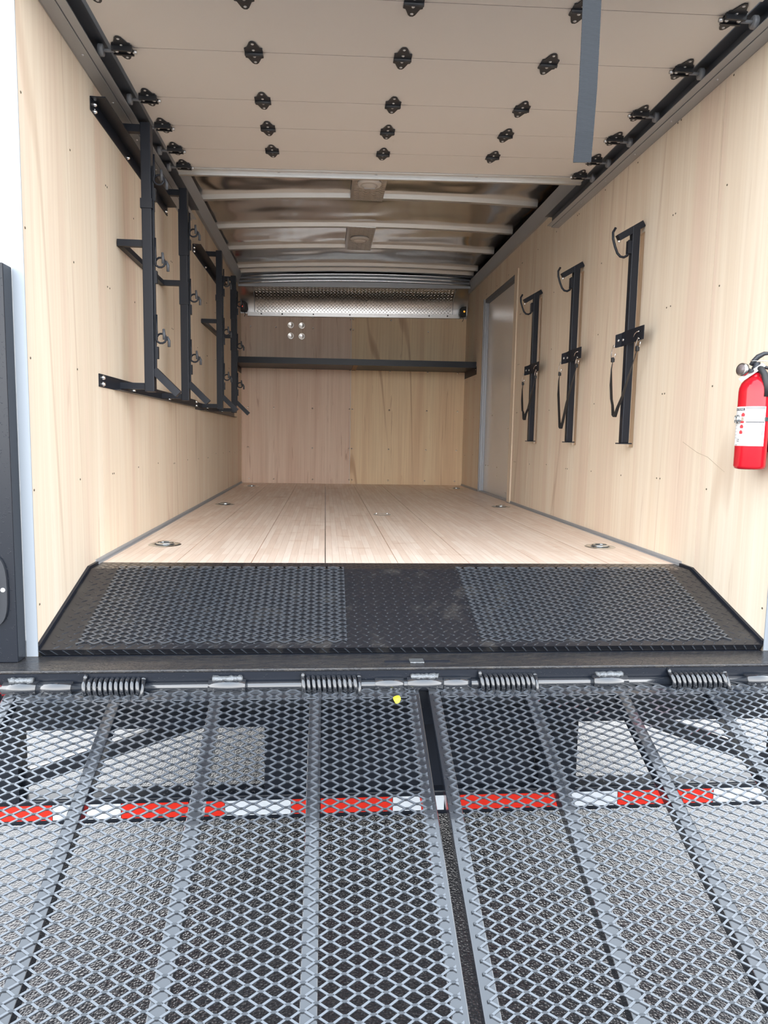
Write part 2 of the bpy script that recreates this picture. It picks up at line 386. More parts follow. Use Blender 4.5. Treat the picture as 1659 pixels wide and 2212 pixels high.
# pencil scrawl on the right wall
g = G(); pts = [(0.653, 1.461), (0.585, 1.437), (0.53, 1.418), (0.45, 1.402), (0.385, 1.374), (0.325, 1.349)]
for (y0, z0), (y1, z1) in zip(pts, pts[1:]): g.box(XW - 0.0006, XW, y1, y0, min(z0, z1), min(z0, z1) + 0.002, fn=lambda x, y, z, a=(y0, z0, y1, z1): (x, y, z - min(a[1], a[3]) + a[3] + (a[1] - a[3]) * (y - a[2]) / (a[0] - a[2])))
g.build('pencil_mark', 'pencil', wr)
# roof
def rz(x, e=0.0): return 3.10 + 0.035 * (1 - (x / 1.22) ** 2) + TILT * x + e
ce = empty('ceiling', (0, 2.5, 3.1), kind=S)
G().box(-1.31, 1.32, -.03, YB + .05, 0, .02, fn=lambda x, y, z: (x, y, 3.19 + TILT * x + z)).build('roof_cover', 'white_skin', ce)
nx, ny = 16, 40; vs = []; fs = []
for j in range(ny + 1):
    for i in range(nx + 1):
        x = -1.30 + 2.62 * i / nx; vs.append((x, -0.03 + (YB + 0.05) * j / ny, rz(x, 0.028)))
for j in range(ny):
    for i in range(nx): a = j * (nx + 1) + i; fs.append((a, a + 1, a + nx + 2, a + nx + 1))
g = G().add(vs, fs, True); g.build('roof_skin', 'roof_skin', ce)
for y in (0.35, 0.99, 1.62, 2.26, 2.90, 3.575, 4.205, 4.87, 5.075):
    g = G(); n = 18; prof = [(-0.034, 0.028), (-0.020, 0.0), (0.020, 0.0), (0.034, 0.028)]
    vs = [(-1.20 + 2.40 * i / n, y + py, rz(-1.20 + 2.40 * i / n, pz)) for i in range(n + 1) for py, pz in prof]
    fs = [(i * 4 + k, i * 4 + k + 1, i * 4 + k + 5, i * 4 + k + 4) for i in range(n) for k in range(3)] + [(0, 1, 2, 3), tuple(n * 4 + k for k in (3, 2, 1, 0))]
    g.add(vs, fs); g.build('roof_bow', 'bow_metal', ce)
# three slim rails where the roof meets the front panel
G().box(-1.21, 1.21, 5.150, 5.162, 2.99, 3.125, fn=lambda x, y, z: (x, y, z + TILT * x)).build('front_header', 'galvanised', ce)
for y, zz in ((5.138, -0.016), (5.132, -0.050), (5.138, -0.082)):
    g = G(); g.tube([(-1.20 + 2.4 * i / 10, y, rz(-1.20 + 2.4 * i / 10, zz)) for i in range(11)], 0.011, 6, flat=(1.5, 1)); g.build('front_rail', 'zinc', ce)
# rounded tread-plate nose at the top of the far wall
def nose(x, a, h):      # a: arc parameter 0 bottom .. 0.46 top (metres)
    th = a / 0.46 * PI / 2; y = 5.15 + 0.285 * math.cos(th); z = 2.765 + 0.268 * math.sin(th)
    ny_, nz_ = -math.cos(th), -math.sin(th)
    return (x, y + ny_ * h, z + nz_ * h + TILT * x * 0.9)
def arc_sheet(x0, x1, mat, name, e, parent):
    n = 18; vs = [nose(x, 0.46 * i / n, e) for i in range(n + 1) for x in (x0, x1)]
    return G().add(vs, [(i * 2, i * 2 + 1, i * 2 + 3, i * 2 + 2) for i in range(n)], True).build(name, mat, parent)
arc_sheet(-1.075, 1.06, 'tread_aluminium', 'tread_panel', 0.0, wf)
tread(nose, -1.07, 1.055, 0.0, 0.45, H=0.0032, W_=0.009).build('tread_pattern', 'tread_aluminium', wf, kind='stuff')
arc_sheet(-XW, -1.070, 'aluminium', 'end_panel', 0.004, wf); arc_sheet(1.055, XW, 'aluminium', 'end_panel', 0.004, wf)
for x in (-1.072, 1.0575):
    G().add([nose(x + d, 0.46 * i / 14, e) for i in range(15) for d, e in ((-.004, .009), (.004, .009), (.004, .0), (-.004, 0))], [(i * 4 + k, i * 4 + (k + 1) % 4, i * 4 + 4 + (k + 1) % 4, i * 4 + 4 + k) for i in range(14) for k in range(4)]).build('panel_seam', 'galvanised', wf)
G().box(-1.145, 1.135, 5.415, YB, 2.735, 2.775, fn=lambda x, y, z: (x, y, z + TILT * x * 0.8)).build('panel_lip', 'aluminium', wf)
g = G()
for x in (-1.0, -.78, -.45, -.06, .35, .8, 1.0): g.lathe([(0, -.004), (0.007, -.002), (0.008, 0)], 8, (x, 5.414, 2.757 + TILT * x * .8), 'Y')
g.build('panel_screw', 'hinge_black', wf, kind='stuff')
# coves, floor angles, jambs
for k, s_ in ((1, -1), (2, 1)):
    z0 = 2.985 if s_ < 0 else 2.992
    g = G(); P = [(XW - 0.001, z0 - 0.004), (XW - 0.020, z0), (XW - 0.050, z0 + 0.085), (XW + 0.02, z0 + 0.10)]
    vs = [(s_ * x, y, z + (0.012 * y / 5.4)) for y in (0.0, 5.30) for x, z in P]
    g.add(vs, [(0, 1, 5, 4), (1, 2, 6, 5), (2, 3, 7, 6), (0, 3, 2, 1), (4, 5, 6, 7), (3, 0, 4, 7)]); g.build('trim_%d' % k, 'galvanised', kind=S)
for k, s_ in ((3, -1), (4, 1)):
    g = G(); a, b_ = sorted((s_ * XW, s_ * (XW - 0.004))); c, d = sorted((s_ * XW, s_ * (XW - 0.016)))
    segs = ((YF - 0.03, YB),) if s_ < 0 else ((YF - 0.03, DY0 - 0.01), (DY1 + 0.01, YB))
    for y0, y1 in segs: g.box(a, b_, y0, y1, FZ, FZ + 0.018); g.box(c, d, y0, y1, FZ, FZ + 0.003)
    g.build('trim_%d' % k, 'galvanised', kind=S)
for k, s_ in ((5, -1), (6, 1)):
    a, b_ = sorted((s_ * 1.2105, s_ * 1.2445)); box(a, b_, -0.004, 0.0, 0.748, 3.05).build('trim_%d' % k, 'jamb_grey', kind=S)
for k, s_ in ((7, -1), (8, 1)):
    a, b_ = sorted((s_ * 1.2450, s_ * 1.33)); g = box(a, b_, -0.002, 0.06, 0.80, 3.10).build('trim_%d' % k, 'white_skin', kind=S)
box(-1.33, 1.33, -0.03, 0.05, 3.07, 3.25).build('trim_9', 'white_skin', kind=S)
# ================================================================ SIDE DOOR
d2 = empty('door_2', (XW, DY0, FZ), kind=S)
box(XW + 0.045, XW + 0.065, DY0 + 0.004, DY1 - 0.004, FZ + 0.012, DZ1 - 0.004).build('door_panel', 'door_white', d2)
box(XW + 0.004, XW + 0.044, DY1 - 0.022, DY1, FZ, DZ1).build('frame_post', 'galvanised', d2)
box(XW - 0.004, XW + 0.002, DY1 - 0.006, DY1 + 0.018, FZ, DZ1 + 0.01).build('frame_lip', 'galvanised', d2)
box(XW + 0.020, XW + 0.030, DY1 - 0.040, DY1 - 0.023, FZ, DZ1 - .036).build('frame_bead', 'galvanised', d2)
box(XW + 0.004, XW + 0.044, DY0, DY1 - 0.04, DZ1 - 0.035, DZ1).build('frame_header', 'track_dark', d2)
box(XW + 0.004, XW + 0.044, DY0, DY0 + 0.02, FZ, DZ1).build('frame_post', 'ply_edge', d2)
box(XW - 0.002, XW + 0.044, DY0, DY1 - 0.04, FZ - 0.004, FZ + 0.012).build('threshold', 'galvanised', d2)
box(XW - 0.010, XW - 0.001, DY0 - 0.09, DY0 - 0.002, FZ + 0.004, DZ1 + .02).build('door_casing', 'plywood_pale', d2)
g = G()
for y, z in ((3.62, 1.55), (3.70, 1.55), (3.66, 0.99), (3.72, 0.99), (4.05, 1.12), (4.05, 1.2), (4.5, 1.2), (4.4, 1.2), (4.3, 1.68)): g.lathe([(0, -.004), (.005, -.003), (.007, 0)], 6, (XW + 0.045, y, z), 'X')
g.build('rivet', 'white_screw', d2, kind='stuff')
# ================================================================ OVERHEAD ROLL-UP DOOR
def dz(x, y=0): return 2.872 + TILT * x
rows = (0.19, 0.53, 0.90, 1.165, 1.42); bounds = (-0.07,) + rows + (1.66,)
d1 = empty('door_1', (0, 0.8, 2.872), kind=S)
for a, b_ in zip(bounds, bounds[1:]):
    G().box(-1.095, 1.095, a + 0.0015, b_ - 0.0015, 0, 0.02, fn=lambda x, y, z: (x, y, dz(x) + 0.001 + z)).build('door_panel', 'door_beige', d1)
G().box(-1.10, 1.10, 1.661, 1.715, -0.006, 0.03, fn=lambda x, y, z: (x, y, dz(x) + z)).build('top_rail', 'bow_metal', d1)
G().box(-1.10, 1.10, 1.716, 1.735, -0.018, 0.03, fn=lambda x, y, z: (x, y, dz(x) + z)).build('top_seal', 'aluminium', d1)
G().box(-1.10, 1.10, -0.10, 0.10, -0.004, 0.026, fn=lambda x, y, z: (x, y, dz(x) + z)).build('bottom_rail', 'door_beige', d1, label='grey beige bottom rail with a row of rivets')
g = G()
for i in range(24):
    x = -1.02 + i * 0.088; g.lathe([(0, -.003), (.005, -.002), (.006, 0)], 8, (x, 0.075, dz(x) - 0.004))
for x in (-.57, -.05, .5): g.lathe([(0, -.002), (.008, -.001), (.009, 0)], 8, (x, 1.69, dz(x) - 0.006))
g.build('rivet', 'rivet', d1, kind='stuff')
HP = [(-.033, -.030), (-.024, -.034), (-.012, -.066), (-.005, -.074), (.005, -.074), (.012, -.066), (.024, -.034), (.033, -.030), (.033, .030), (.024, .034), (.012, .066), (.005, .074), (-.005, .074), (-.012, .066), (-.024, .034), (-.033, .030)]
def hinge(x, y, edge=0):
    k = 1.0; g = G()
    cx = x
    g.prism([(u, v) for u, v in HP], lambda u, v, h: (cx + u, y + v, dz(cx + u) - h), 0.0035)
    g.tube([(cx - .033, y, dz(cx) - .006), (cx + .033, y, dz(cx) - .006)], 0.0075, 8)
    if edge:
        g.box(cx - .026, cx + .030, y - .012, y + .014, dz(cx) - .010, dz(cx) - .003)
        g.prism([(-.036, -.02), (.036, -.02), (.036, -.012), (-.036, -.012)], lambda u, v, h: (cx + u, y + v, dz(cx) - h), 0.020)
        g.prism([(-.036, .014), (.036, .014), (.036, .022), (-.036, .022)], lambda u, v, h: (cx + u, y + v, dz(cx) - h), 0.018)
    o = g.build('edge_hinge' if edge else 'hinge', 'hinge_black', d1, loc=(x, y - 0.8, dz(x) - 2.872 - .0))
    g = G()
    for dx, dy in ((0, -.060), (0, -.020), (0, .022), (0, .060)):
        g.lathe([(0, -.0065), (.005, -.005), (.0065, -.003)], 8, (x + dx, y + dy, dz(x)))
    if edge:
        for dx in (-.022, .022): g.lathe([(0, -.018), (.007, -.016), (.009, -.010)], 8, (x + dx, y + .002, dz(x)))
        g.tube([(x + edge * -.05, y, dz(x) - .014), (x - edge * .036, y, dz(x) - .014)], 0.007, 8)
    g.build('rivet', 'rivet', o)
    if edge:
        g = G(); g.tube([(x + edge * .03, y, dz(x) - .014), (x + edge * .074, y, dz(x) - .014)], 0.006, 8)
        g.lathe([(0, -.009), (.019, -.009), (.021, -.006), (.021, .006), (.019, .009), (0, .009)], 14, (x + edge * .076, y, dz(x) - .014), 'X'); g.build('roller', 'roller_grey', o)
for y in rows:
    for x in (-.585, -.035, .525): hinge(x, y)
for y in rows + (1.63,):
    hinge(-1.055, y, -1); hinge(1.055, y, 1)
# pull strap hanging from the bottom rail
g = G(); L_ = [(.004, 2.90), (.003, 2.75), (0.003, 2.62), (.001, 2.5), (-.003, 2.38), (-.005, 2.293)]
X0 = 0.0
for x0_, x1_ in ((0, 1),):
    vs = []
    for i, (dx, z) in enumerate(L_):
        for u in (0, 1):
            for t in (0, 1): vs.append((0.432 + dx + u * (0.0565 - 0.001 * i * .3), -0.085 + t * 0.0025 + 0.004 * math.sin(i * 1.3), z + u * 0.003))
    fs = []
    for i in range(len(L_) - 1):
        a = i * 4; b_ = a + 4
        fs += [(a, a + 2, b_ + 2, b_), (a + 1, b_ + 1, b_ + 3, a + 3), (a, b_, b_ + 1, a + 1), (a + 2, a + 3, b_ + 3, b_ + 2)]
    n = (len(L_) - 1) * 4; fs += [(0, 1, 3, 2), (n, n + 2, n + 3, n + 1)]; g.add(vs, fs)
g.build('pull_strap', 'webbing', d1, label='grey woven pull strap hanging down in the opening')
g = G(); g.box(0.73, 0.83, -0.02, 0.03, 0, .01, fn=lambda x, y, z: (x, y, dz(x) - .005 - z)); g.tube([(.745, -.01, dz(.745) - .016), (.76, .0, dz(.76) - .035), (.80, .0, dz(.8) - .035), (.815, -.01, dz(.815) - .016)], .005, 8)
g.build('handle', 'hinge_black', d1)
# door tracks
for s_, lab in ((-1, 'grey steel overhead door track along the left wall'), (1, 'grey steel overhead door track along the right wall')):
    zc = dz(s_ * 1.15) - 0.012
    t = empty('door_track', (s_ * 1.17, 1.2, zc), lab, 'track')
    def bx(x0, x1, z0, z1, name, mat, y0=-0.02, y1=2.42):
        a, b_ = sorted((s_ * x0, s_ * x1)); box(a, b_, y0, y1, zc + z0, zc + z1).build(name, mat, t)
    bx(1.165, 1.168, -0.028, 0.032, 'channel_web', 'track_dark')
    bx(1.118, 1.165, 0.029, 0.032, 'channel_flange', 'track_dark')
    bx(1.135, 1.165, -0.028, -0.025, 'channel_lip', 'galvanised')
    bx(1.1685, 1.2145, -0.030, -0.026, 'mounting_angle', 'galvanised', 0.0, 2.44)
    bx(1.2150, 1.2195, -0.030, 0.03, 'angle_leg', 'galvanised', 0.0, 2.44)
    g = G()
    for i in range(7): g.lathe([(0, -.004), (.005, -.003), (.006, 0)], 6, (s_ * 1.19, 0.15 + i * .36, zc - 0.030))
    g.build('track_bolt', 'rivet', t, kind='stuff')
# ================================================================ CEILING LIGHTS on tread plates
for k, (y0, y1, yc, lab) in enumerate(((2.26, 2.925, 2.56, 'white round dome light on silver tread plate nearest the overhead door'), (3.555, 4.25, 3.86, 'white round dome light on silver tread plate further into the trailer'))):
    xc = -0.035; zz = rz(xc, -0.004)
    t = empty('ceiling_light', (xc, yc, zz), lab, 'ceiling light', 'dome lights on the roof bows')
    G().box(xc - .115, xc + .115, y0, y1, 0, .004, fn=lambda x, y, z: (x, y, zz + z)).build('mounting_plate', 'tread_aluminium', t)
    tread(lambda x, y, h: (x, y, zz - h), xc - .114, xc + .114, y0, y1, H=0.003, W_=0.009).build('tread_pattern', 'tread_aluminium', t, kind='stuff')
    G().lathe([(0.0, 0), (.080, 0), (.080, -.012), (.072, -.022), (.056, -.026), (.054, -.018), (0, -.018)], 32, (xc, yc, zz)).build('lamp_rim', 'white_plastic', t)
    o = G().lathe([(.053, -.020), (.045, -.031), (.028, -.037), (0, -.039)], 24, (xc, yc, zz)).build('lens', 'lamp_lens', t)
    if k == 0:
        G().box(xc - .036, xc + .036, yc - .006, yc + .006, zz - .043, zz - .036).build('switch', 'print_grey', o)
# red and amber marker lamps at the far top corners
for x, lab, mt, lx in ((-1.175, 'small black marker lamp glowing red in the far left top corner', 'led_red', .01), (1.160, 'small black marker lamp glowing amber in the far right top corner', 'led_amber', -.004)):
    zz = 2.80 + (0.02 if x > 0 else 0)
    t = empty('marker_lamp', (x, 5.36, zz), lab, 'lamp')
    o = G().prism([(-.035, -.055), (.03, -.055), (.042, -.03), (.035, .03), (.012, .05), (-.035, .055)], lambda u, v, h: (x - u * (1 if x > 0 else -1), 5.35 + h, zz + v), 0.04).build('housing', 'rubber', t, bevel=0.006)
    s2 = -1 if x < 0 else 1
    G().lathe([(0, -.012), (.007, -.010), (.010, 0)], 10, (x + s2 * .012, 5.35, zz), 'Y').build('lens', mt, t)
    G().tube([(x, 5.37, zz - .05), (x + .01, 5.38, zz - .08), (x, 5.39, zz - .10)], .003, 6).build('wire', 'rubber', t)
# ================================================================ FLOOR FITTINGS
def ring_fit(x, y, label):
    t = empty('tie_down_ring', (x, y, FZ), label, 'tie-down ring', 'recessed tie-down rings along the floor edges')
    G().lathe([(0.046, 0.0005), (0.050, .0035), (0.070, .003), (.075, .0003)], 32, (x, y, FZ)).build('flange', 'zinc', t)
    G().lathe([(0.0, .0006), (.046, .0008)], 24, (x, y, FZ)).build('pan', 'track_dark', t)
    pts = [(x + .036 * math.cos(a), y + .036 * math.sin(a), FZ + .007) for a in [i * 2 * PI / 20 for i in range(20)]]
    G().tube(pts, .0055, 8, closed=True).build('ring', 'zinc', t)
    G().box(x - .014, x + .014, y + .028, y + .046, FZ + .001, FZ + .011).build('ring_bracket', 'zinc', t)
for x, y, l in ((-1.062, 1.10, 'round zinc tie-down ring at left of the floor nearest the ramp'), (1.062, 1.10, 'round zinc tie-down ring at right of the floor nearest the ramp'),
                (-1.058, 3.05, 'round zinc tie-down ring halfway along the left floor edge'), (1.062, 3.07, 'round zinc tie-down ring by the side door threshold'),
                (-1.056, 4.92, 'round zinc tie-down ring in the far left floor corner'), (1.062, 4.94, 'round zinc tie-down ring in the far right floor corner')): ring_fit(x, y, l)
t = empty('floor_cap', (0.08, 2.45, FZ), 'small pale round cap ring set flush in the middle of the wooden floor', 'floor cap')
G().lathe([(0.044, .0003), (0.048, .003), (.056, .003), (.060, .0003)], 28, (.08, 2.45, FZ)).build('rim', 'bow_metal', t)
G().lathe([(0, .0012), (.044, .0012)], 24, (.08, 2.45, FZ)).build('cap_face', 'floor_wood', t)
for x in (.04, .113): box(x, x + .007, 2.485, 2.505, FZ + .001, FZ + .006).build('tab', 'zinc', t)
# ================================================================ FOUR ROUND VENTS
for i, (x, z) in enumerate(((-.692, 2.635), (-.575, 2.633), (-.692, 2.522), (-.575, 2.520))):
    t = empty('round_vent', (x, YB, z), '%s round white louvred cap of the four on the far wall' % ('upper left', 'upper right', 'lower left', 'lower right')[i], 'vent cap', 'round caps on the far wall')
    G().lathe([(0, -.004), (.026, -.004), (.030, -.007), (.033, -.004), (.034, 0)], 20, (x, YB, z), 'Y').build('cap', 'vent_metal', t)
    g = G()
    for k in (0,): g.box(x - .022 + abs(k) * .003, x + .022 - abs(k) * .003, YB - .007, YB - .004, z + k * .009 - .0015, z + k * .009 + .0015)
    g.build('louvre', 'print_grey', t, kind='stuff')
# ================================================================ SHELF across the far wall
t = empty('wall_shelf', (0, 5.15, 2.15), 'long black steel shelf across the far wall', 'shelf')
sz = lambda x: 0.0045 * x
G().box(-1.215, 1.215, 4.85, 4.854, 2.170, 2.230, fn=lambda x, y, z: (x, y, z + sz(x))).build('front_lip', 'black_steel', t)
for a, b_ in ((-1.215, -.035), (.012, 1.215)): G().box(a, b_, 4.855, 5.452, 2.176, 2.180, fn=lambda x, y, z: (x, y, z + sz(x))).build('shelf_plate', 'black_steel', t)
G().box(-1.215, 1.215, 4.855, 4.880, 2.170, 2.174, fn=lambda x, y, z: (x, y, z + sz(x))).build('front_return', 'black_steel', t)
G().box(-.034, .010, 4.882, 5.45, 2.170, 2.182).build('centre_batten', 'brown_wood', t, label='brown wooden batten between the two shelf plates')
for s_ in (-1, 1):
    a, b_ = sorted((s_ * 1.2165, s_ * 1.2195))
    G().box(a, b_, 4.85, 5.45, 2.11, 2.19).build('end_bracket', 'black_steel', t)
    bolts([(s_ * 1.2165, 4.88, 2.20), (s_ * 1.2165, 4.88, 2.165)], [(0, -.006 * s_), (.007, -.004 * s_), (.009, 0)], 8, 'X', 'bolt', 'chrome', t)
# ================================================================ TRIMMER RACKS (left wall)
def trimmer_rack(dy, lab, sleeve_x):
    t = empty('trimmer_rack', (-XW, 1.37 + dy, 1.65), lab, 'tool rack', 'trimmer racks on the left wall')
    W0 = -XW + 0.0005; ya, yb = 0.985 + dy, 1.775 + dy
    y0, y1 = (0.67 + dy, 1.97 + dy)
    # top angle: plate on the wall and flange
    o = box(W0, W0 + .004, y0, y1, 2.685, 2.735).build('top_rail', 'black_steel', t)
    G().prism([(y0, W0), (y0, W0 + .058), (y1 - .01, W0 + .058), (y1, W0)], lambda u, v, h: (v, u, 2.735 - h), .004).build('rail_flange', 'black_steel', o)
    yb1 = 2.772 if dy == 0 else 4.85; ys = y0 + .02 if dy == 0 else 2.776
    o2 = box(W0, W0 + .004, ys, yb1, 1.640 - (0.012 if dy else 0), 1.692 - (0.012 if dy else 0)).build('bottom_rail', 'black_steel', t)
    box(W0 + .004, W0 + .030, y0 + .22, yb1, 1.640 - (0.012 if dy else 0), 1.644 - (0.012 if dy else 0)).build('rail_flange', 'black_steel', o2)
    for zz, par in ((2.71, o), (1.666, o2)):
        bolts([(W0 + .004, yy + (.02 if zz < 2 else 0), z) for yy in (y0 + .045, y0 + .50, y1 - .04) for z in ((zz - .013, zz + .013) if yy < y0 + .1 else (zz - .012,))],
              [(0, .010), (.006, .009), (.009, .004), (.010, .0)], 8, 'X', 'bolt', 'chrome', par)
    box(W0, W0 + .025, ya, yb, 2.262, 2.287).build('middle_rail', 'black_steel', t)
    for k, yy in enumerate((ya, yb)):
        u = box(-1.108, -1.066, yy - .024, yy + .024, 1.640, 2.772).build('upright', 'black_steel', t, bevel=.003)
        G().box(-1.0655, -1.058, yy - .006, yy + .004, 1.72, 2.60).build('lock_bar', 'black_steel', u)
        for za, zb in (((2.16, 2.28), (2.42, 2.66)) if k == sleeve_x else ((2.42, 2.46),)):
            G().box(-1.112, -1.062, yy - .028, yy + .028, za, zb).build('sleeve', 'black_steel', u)
        box(W0 + .004, -1.104, yy - .014, yy + .014, 2.735, 2.765).build('arm', 'black_steel', t)
        box(W0 + .004, -1.104, yy - .013, yy + .013, 2.262, 2.290).build('arm', 'black_steel', t)
        box(W0 + .004, -1.104, yy - .014, yy + .014, 1.650, 1.678).build('arm', 'black_steel', t)
        G().bar((-1.070, yy, 1.735), (-.965, yy, 1.632), .032, .036, up=(0, 1, 0)).build('foot_brace', 'black_steel', t)
        for zz in (2.55, 2.205, 1.88):
            cx = -1.036; R_ = .0215
            pts = [(-1.054, yy - .014, zz + .095), (-1.054, yy - .014, zz + .045), (-1.053, yy - .014, zz + .010)]
            pts += [(cx + R_ * math.cos(a), yy - .013 + .014 * (i / 12), zz - .006 + R_ * math.sin(a)) for i, a in enumerate([math.radians(195 + 30 * j) for j in range(13)])]
            h = G().tube(pts, .0045, 8).build('hook', 'black_steel', t)
            G().tube([(cx + .012, yy - .014, zz + .034), (cx + .014, yy - .016, zz + .012), (cx + .014, yy - .014, zz - .012)], [.0055, .007, .006], 8).build('rubber_tip', 'grip_rubber', h)
            G().tube([(cx + .022, yy + .008, zz + .004), (cx + .030, yy + .008, zz - .014), (cx + .030, yy + .008, zz - .040)], [.0055, .007, .0065], 8).build('rubber_tip', 'grip_rubber', h)
            G().box(-1.0575, -1.050, yy - .012, yy + .010, zz - .095, zz - .042).build('lock_plate', 'black_steel', t)
    return t
trimmer_rack(0.0, 'black steel trimmer rack with pigtail hooks on the left wall nearest the opening', 1)
trimmer_rack(2.06, 'black steel trimmer rack with pigtail hooks on the left wall beside the far shelf', 1)
# ================================================================ TOOL RACKS (right wall)
def tool_rack(y, lab):
    t = empty('hanging_rack', (XW, y, 1.45), lab, 'tool rack', 'upright hook racks on the right wall')
    box(1.158, 1.196, y - .017, y + .020, 1.452, 2.492).build('post', 'black_steel', t, bevel=.003)
    G().bar((1.214, y, 2.508), (1.092, y, 2.436), .030, .030, up=(0, 1, 0)).build('top_arm', 'black_steel', t)
    h = G().tube([(1.078, y, 2.484), (1.066, y, 2.462), (1.068, y, 2.432), (1.080, y, 2.395), (1.093, y, 2.366), (1.108, y, 2.351), (1.126, y, 2.348), (1.142, y, 2.357), (1.150, y, 2.375), (1.150, y, 2.43)], .0062, 8).build('hook', 'black_steel', t)
    G().box(1.140, 1.158, y - .012, y + .012, 2.365, 2.425).build('hook_plate', 'black_steel', t)
    G().lathe([(0, 0), (.006, .001), (.008, .004), (0, .004)], 8, (1.094, y - .017, 2.418), 'Y').build('bolt', 'chrome', t)
    # strap bracket: bent plate lying along the wall in front of the post
    g = G(); P = [(1.130, y + .048, 1.922, 1.985), (1.150, y + .020, 1.926, 1.992), (1.156, y - .02, 1.930, 1.998), (1.158, y - .200, 1.934, 1.998)]
    vs = []
    for x, yy, za, zb in P: vs += [(x, yy, za), (x, yy, zb), (x - .004, yy, za), (x - .004, yy, zb)]
    fs = [(0, 2, 3, 1), (12, 13, 15, 14)]
    for i in range(3):
        a = i * 4; fs += [(a, a + 1, a + 5, a + 4), (a + 2, a + 6, a + 7, a + 3), (a + 1, a + 3, a + 7, a + 5), (a, a + 4, a + 6, a + 2)]
    br = g.add(vs, fs).build('strap_bracket', 'black_steel', t)
    bolts([(1.133 + (.085 - yy) * .5, y + yy - .045, 1.957) for yy in (.052, .078)], [(0, -.006), (.006, -.004), (.008, 0)], 8, 'X', 'bolt', 'rivet', br)
    G().tube([(1.150, y - .110, 1.955), (1.148, y - .125, 1.968), (1.148, y - .145, 1.974), (1.150, y - .165, 1.974)], .0032, 6).build('wire_clip', 'chrome', br)
    box(1.148, 1.206, y - .030, y + .033, 1.446, 1.452).build('foot_plate', 'black_steel', t)
    return t
tool_rack(RY[0], 'black hook rack post on the right wall nearest the fire extinguisher')
tool_rack(RY[1], 'middle black hook rack post of the three on the right wall')
tool_rack(RY[2], 'black hook rack post on the right wall next to the side door')
def strap(y, lab, k):
    t = empty('rubber_strap', (1.14, y, 1.93), lab, 'strap', 'rubber straps on the right wall racks')
    def ribbon(P, wd, name):
        g = G(); vs = []; rows_ = []
        for (x, yy, z, tw) in P:
            c, s_ = math.cos(tw), math.sin(tw)
            for e in (-1, 1):
                for h in (-1, 1): vs.append((x + e * wd / 2 * s_ + h * .0013 * c, yy + e * wd / 2 * c - h * .0013 * s_, z))
        n = len(P); fs = [(0, 1, 3, 2), ((n - 1) * 4, (n - 1) * 4 + 2, (n - 1) * 4 + 3, (n - 1) * 4 + 1)]
        for i in range(n - 1):
            a = i * 4; b_ = a + 4; fs += [(a, a + 2, b_ + 2, b_), (a + 1, b_ + 1, b_ + 3, a + 3), (a, b_, b_ + 1, a + 1), (a + 2, a + 3, b_ + 3, b_ + 2)]
        g.add(vs, fs).build(name, 'rubber', t)
    zl = (1.58, 1.53, 1.60)[k]
    near = [(1.150, y - .155, 1.895, .2), (1.146, y - .130, 1.84, .5), (1.142, y - .085, 1.76, .8), (1.138, y - .045, 1.68, 1.0), (1.136, y + .0, zl + .045, 1.2), (1.136, y + .030, zl, 1.4)]
    far = [(1.124, y + .062, 1.865, .3), (1.122, y + .068, 1.82, .6), (1.124, y + .068, 1.74, 1.0), (1.127, y + .060, 1.67, 1.0), (1.131, y + .052, zl + .06, 1.0), (1.134, y + .046, zl + .010, 1.2), (1.136, y + .030, zl, 1.5)]
    ribbon(near, .020, 'strap_band'); ribbon(far, .020, 'strap_band')
    for P in (near[0], far[0]):
        G().box(P[0] - .007, P[0] + .007, P[1] - .010, P[1] + .010, P[2] - .012, P[2] + .012).build('strap_end', 'rubber', t, bevel=.003)
        zt = 1.946 if P is near[0] else 1.936
        G().tube([(P[0] - .004, P[1] + .010, P[2] + .006), (P[0] - .003, P[1] + .012, (P[2] + zt) / 2), (P[0] - .002, P[1] - .008, zt), (P[0] - .002, P[1] - .018, zt - .008)], .0026, 6).tube([(P[0], P[1] - .006, P[2] + .002), (P[0], P[1] - .022, P[2] + .010), (P[0], P[1] - .030, P[2] + .028)], .0026, 6).build('wire_hook', 'chrome', t)
strap(RY[0], 'black rubber strap hooked on the rack nearest the fire extinguisher', 0)
strap(RY[1], 'black rubber strap hooked on the middle rack of the right wall', 1)
strap(RY[2], 'black rubber strap looped on the rack next to the side door', 2)
# ================================================================ FIRE EXTINGUISHER
EX, EY, EB = 1.142, 0.050, 1.372; ER = 0.0500
t = empty('fire_extinguisher', (EX, EY, EB), 'red fire extinguisher with black hose on the right wall', 'extinguisher')
body = G().lathe([(0, .004), (.035, 0), (.046, .003), (ER, .012), (ER, .262), (.0485, .276), (.043, .291), (.034, .303), (.024, .310), (.021, .314), (.0205, .325), (0, .325)], 48, (EX, EY, EB)).build('cylinder', 'red_paint', t)
def cyl(a, z, h=0.0006): return (EX + (ER + h) * math.cos(a), EY + (ER + h) * math.sin(a), z)
def patch(g, a0, a1, z0, z1, h, n=None):
    n = n or max(1, int(abs(a1 - a0) / .12)); vs = []
    for i in range(n + 1):
        a = a0 + (a1 - a0) * i / n; vs += [cyl(a, z0, h), cyl(a, z1, h)]
    g.add(vs, [(2 * i, 2 * i + 2, 2 * i + 3, 2 * i + 1) for i in range(n)], True)
A0 = math.atan2(CAM.y - EY, CAM.x - EX)        # bearing of the label's middle: it faces the opening
LZ0, LZ1 = EB + .080, EB + .212
la0, la1 = A0 - 2.0, A0 + 0.83
lb = patch_label = G(); patch(lb, la0, la1, LZ0, LZ1, .0005, 24); lb = lb.build('label', 'print_white', body)
def prn(name, mat, rects):
    g = G()
    for a0, a1, z0, z1 in rects: patch(g, A0 + a0, A0 + a1, z0, z1, .0009)
    return g.build(name, mat, body, kind='stuff')
z = LZ1
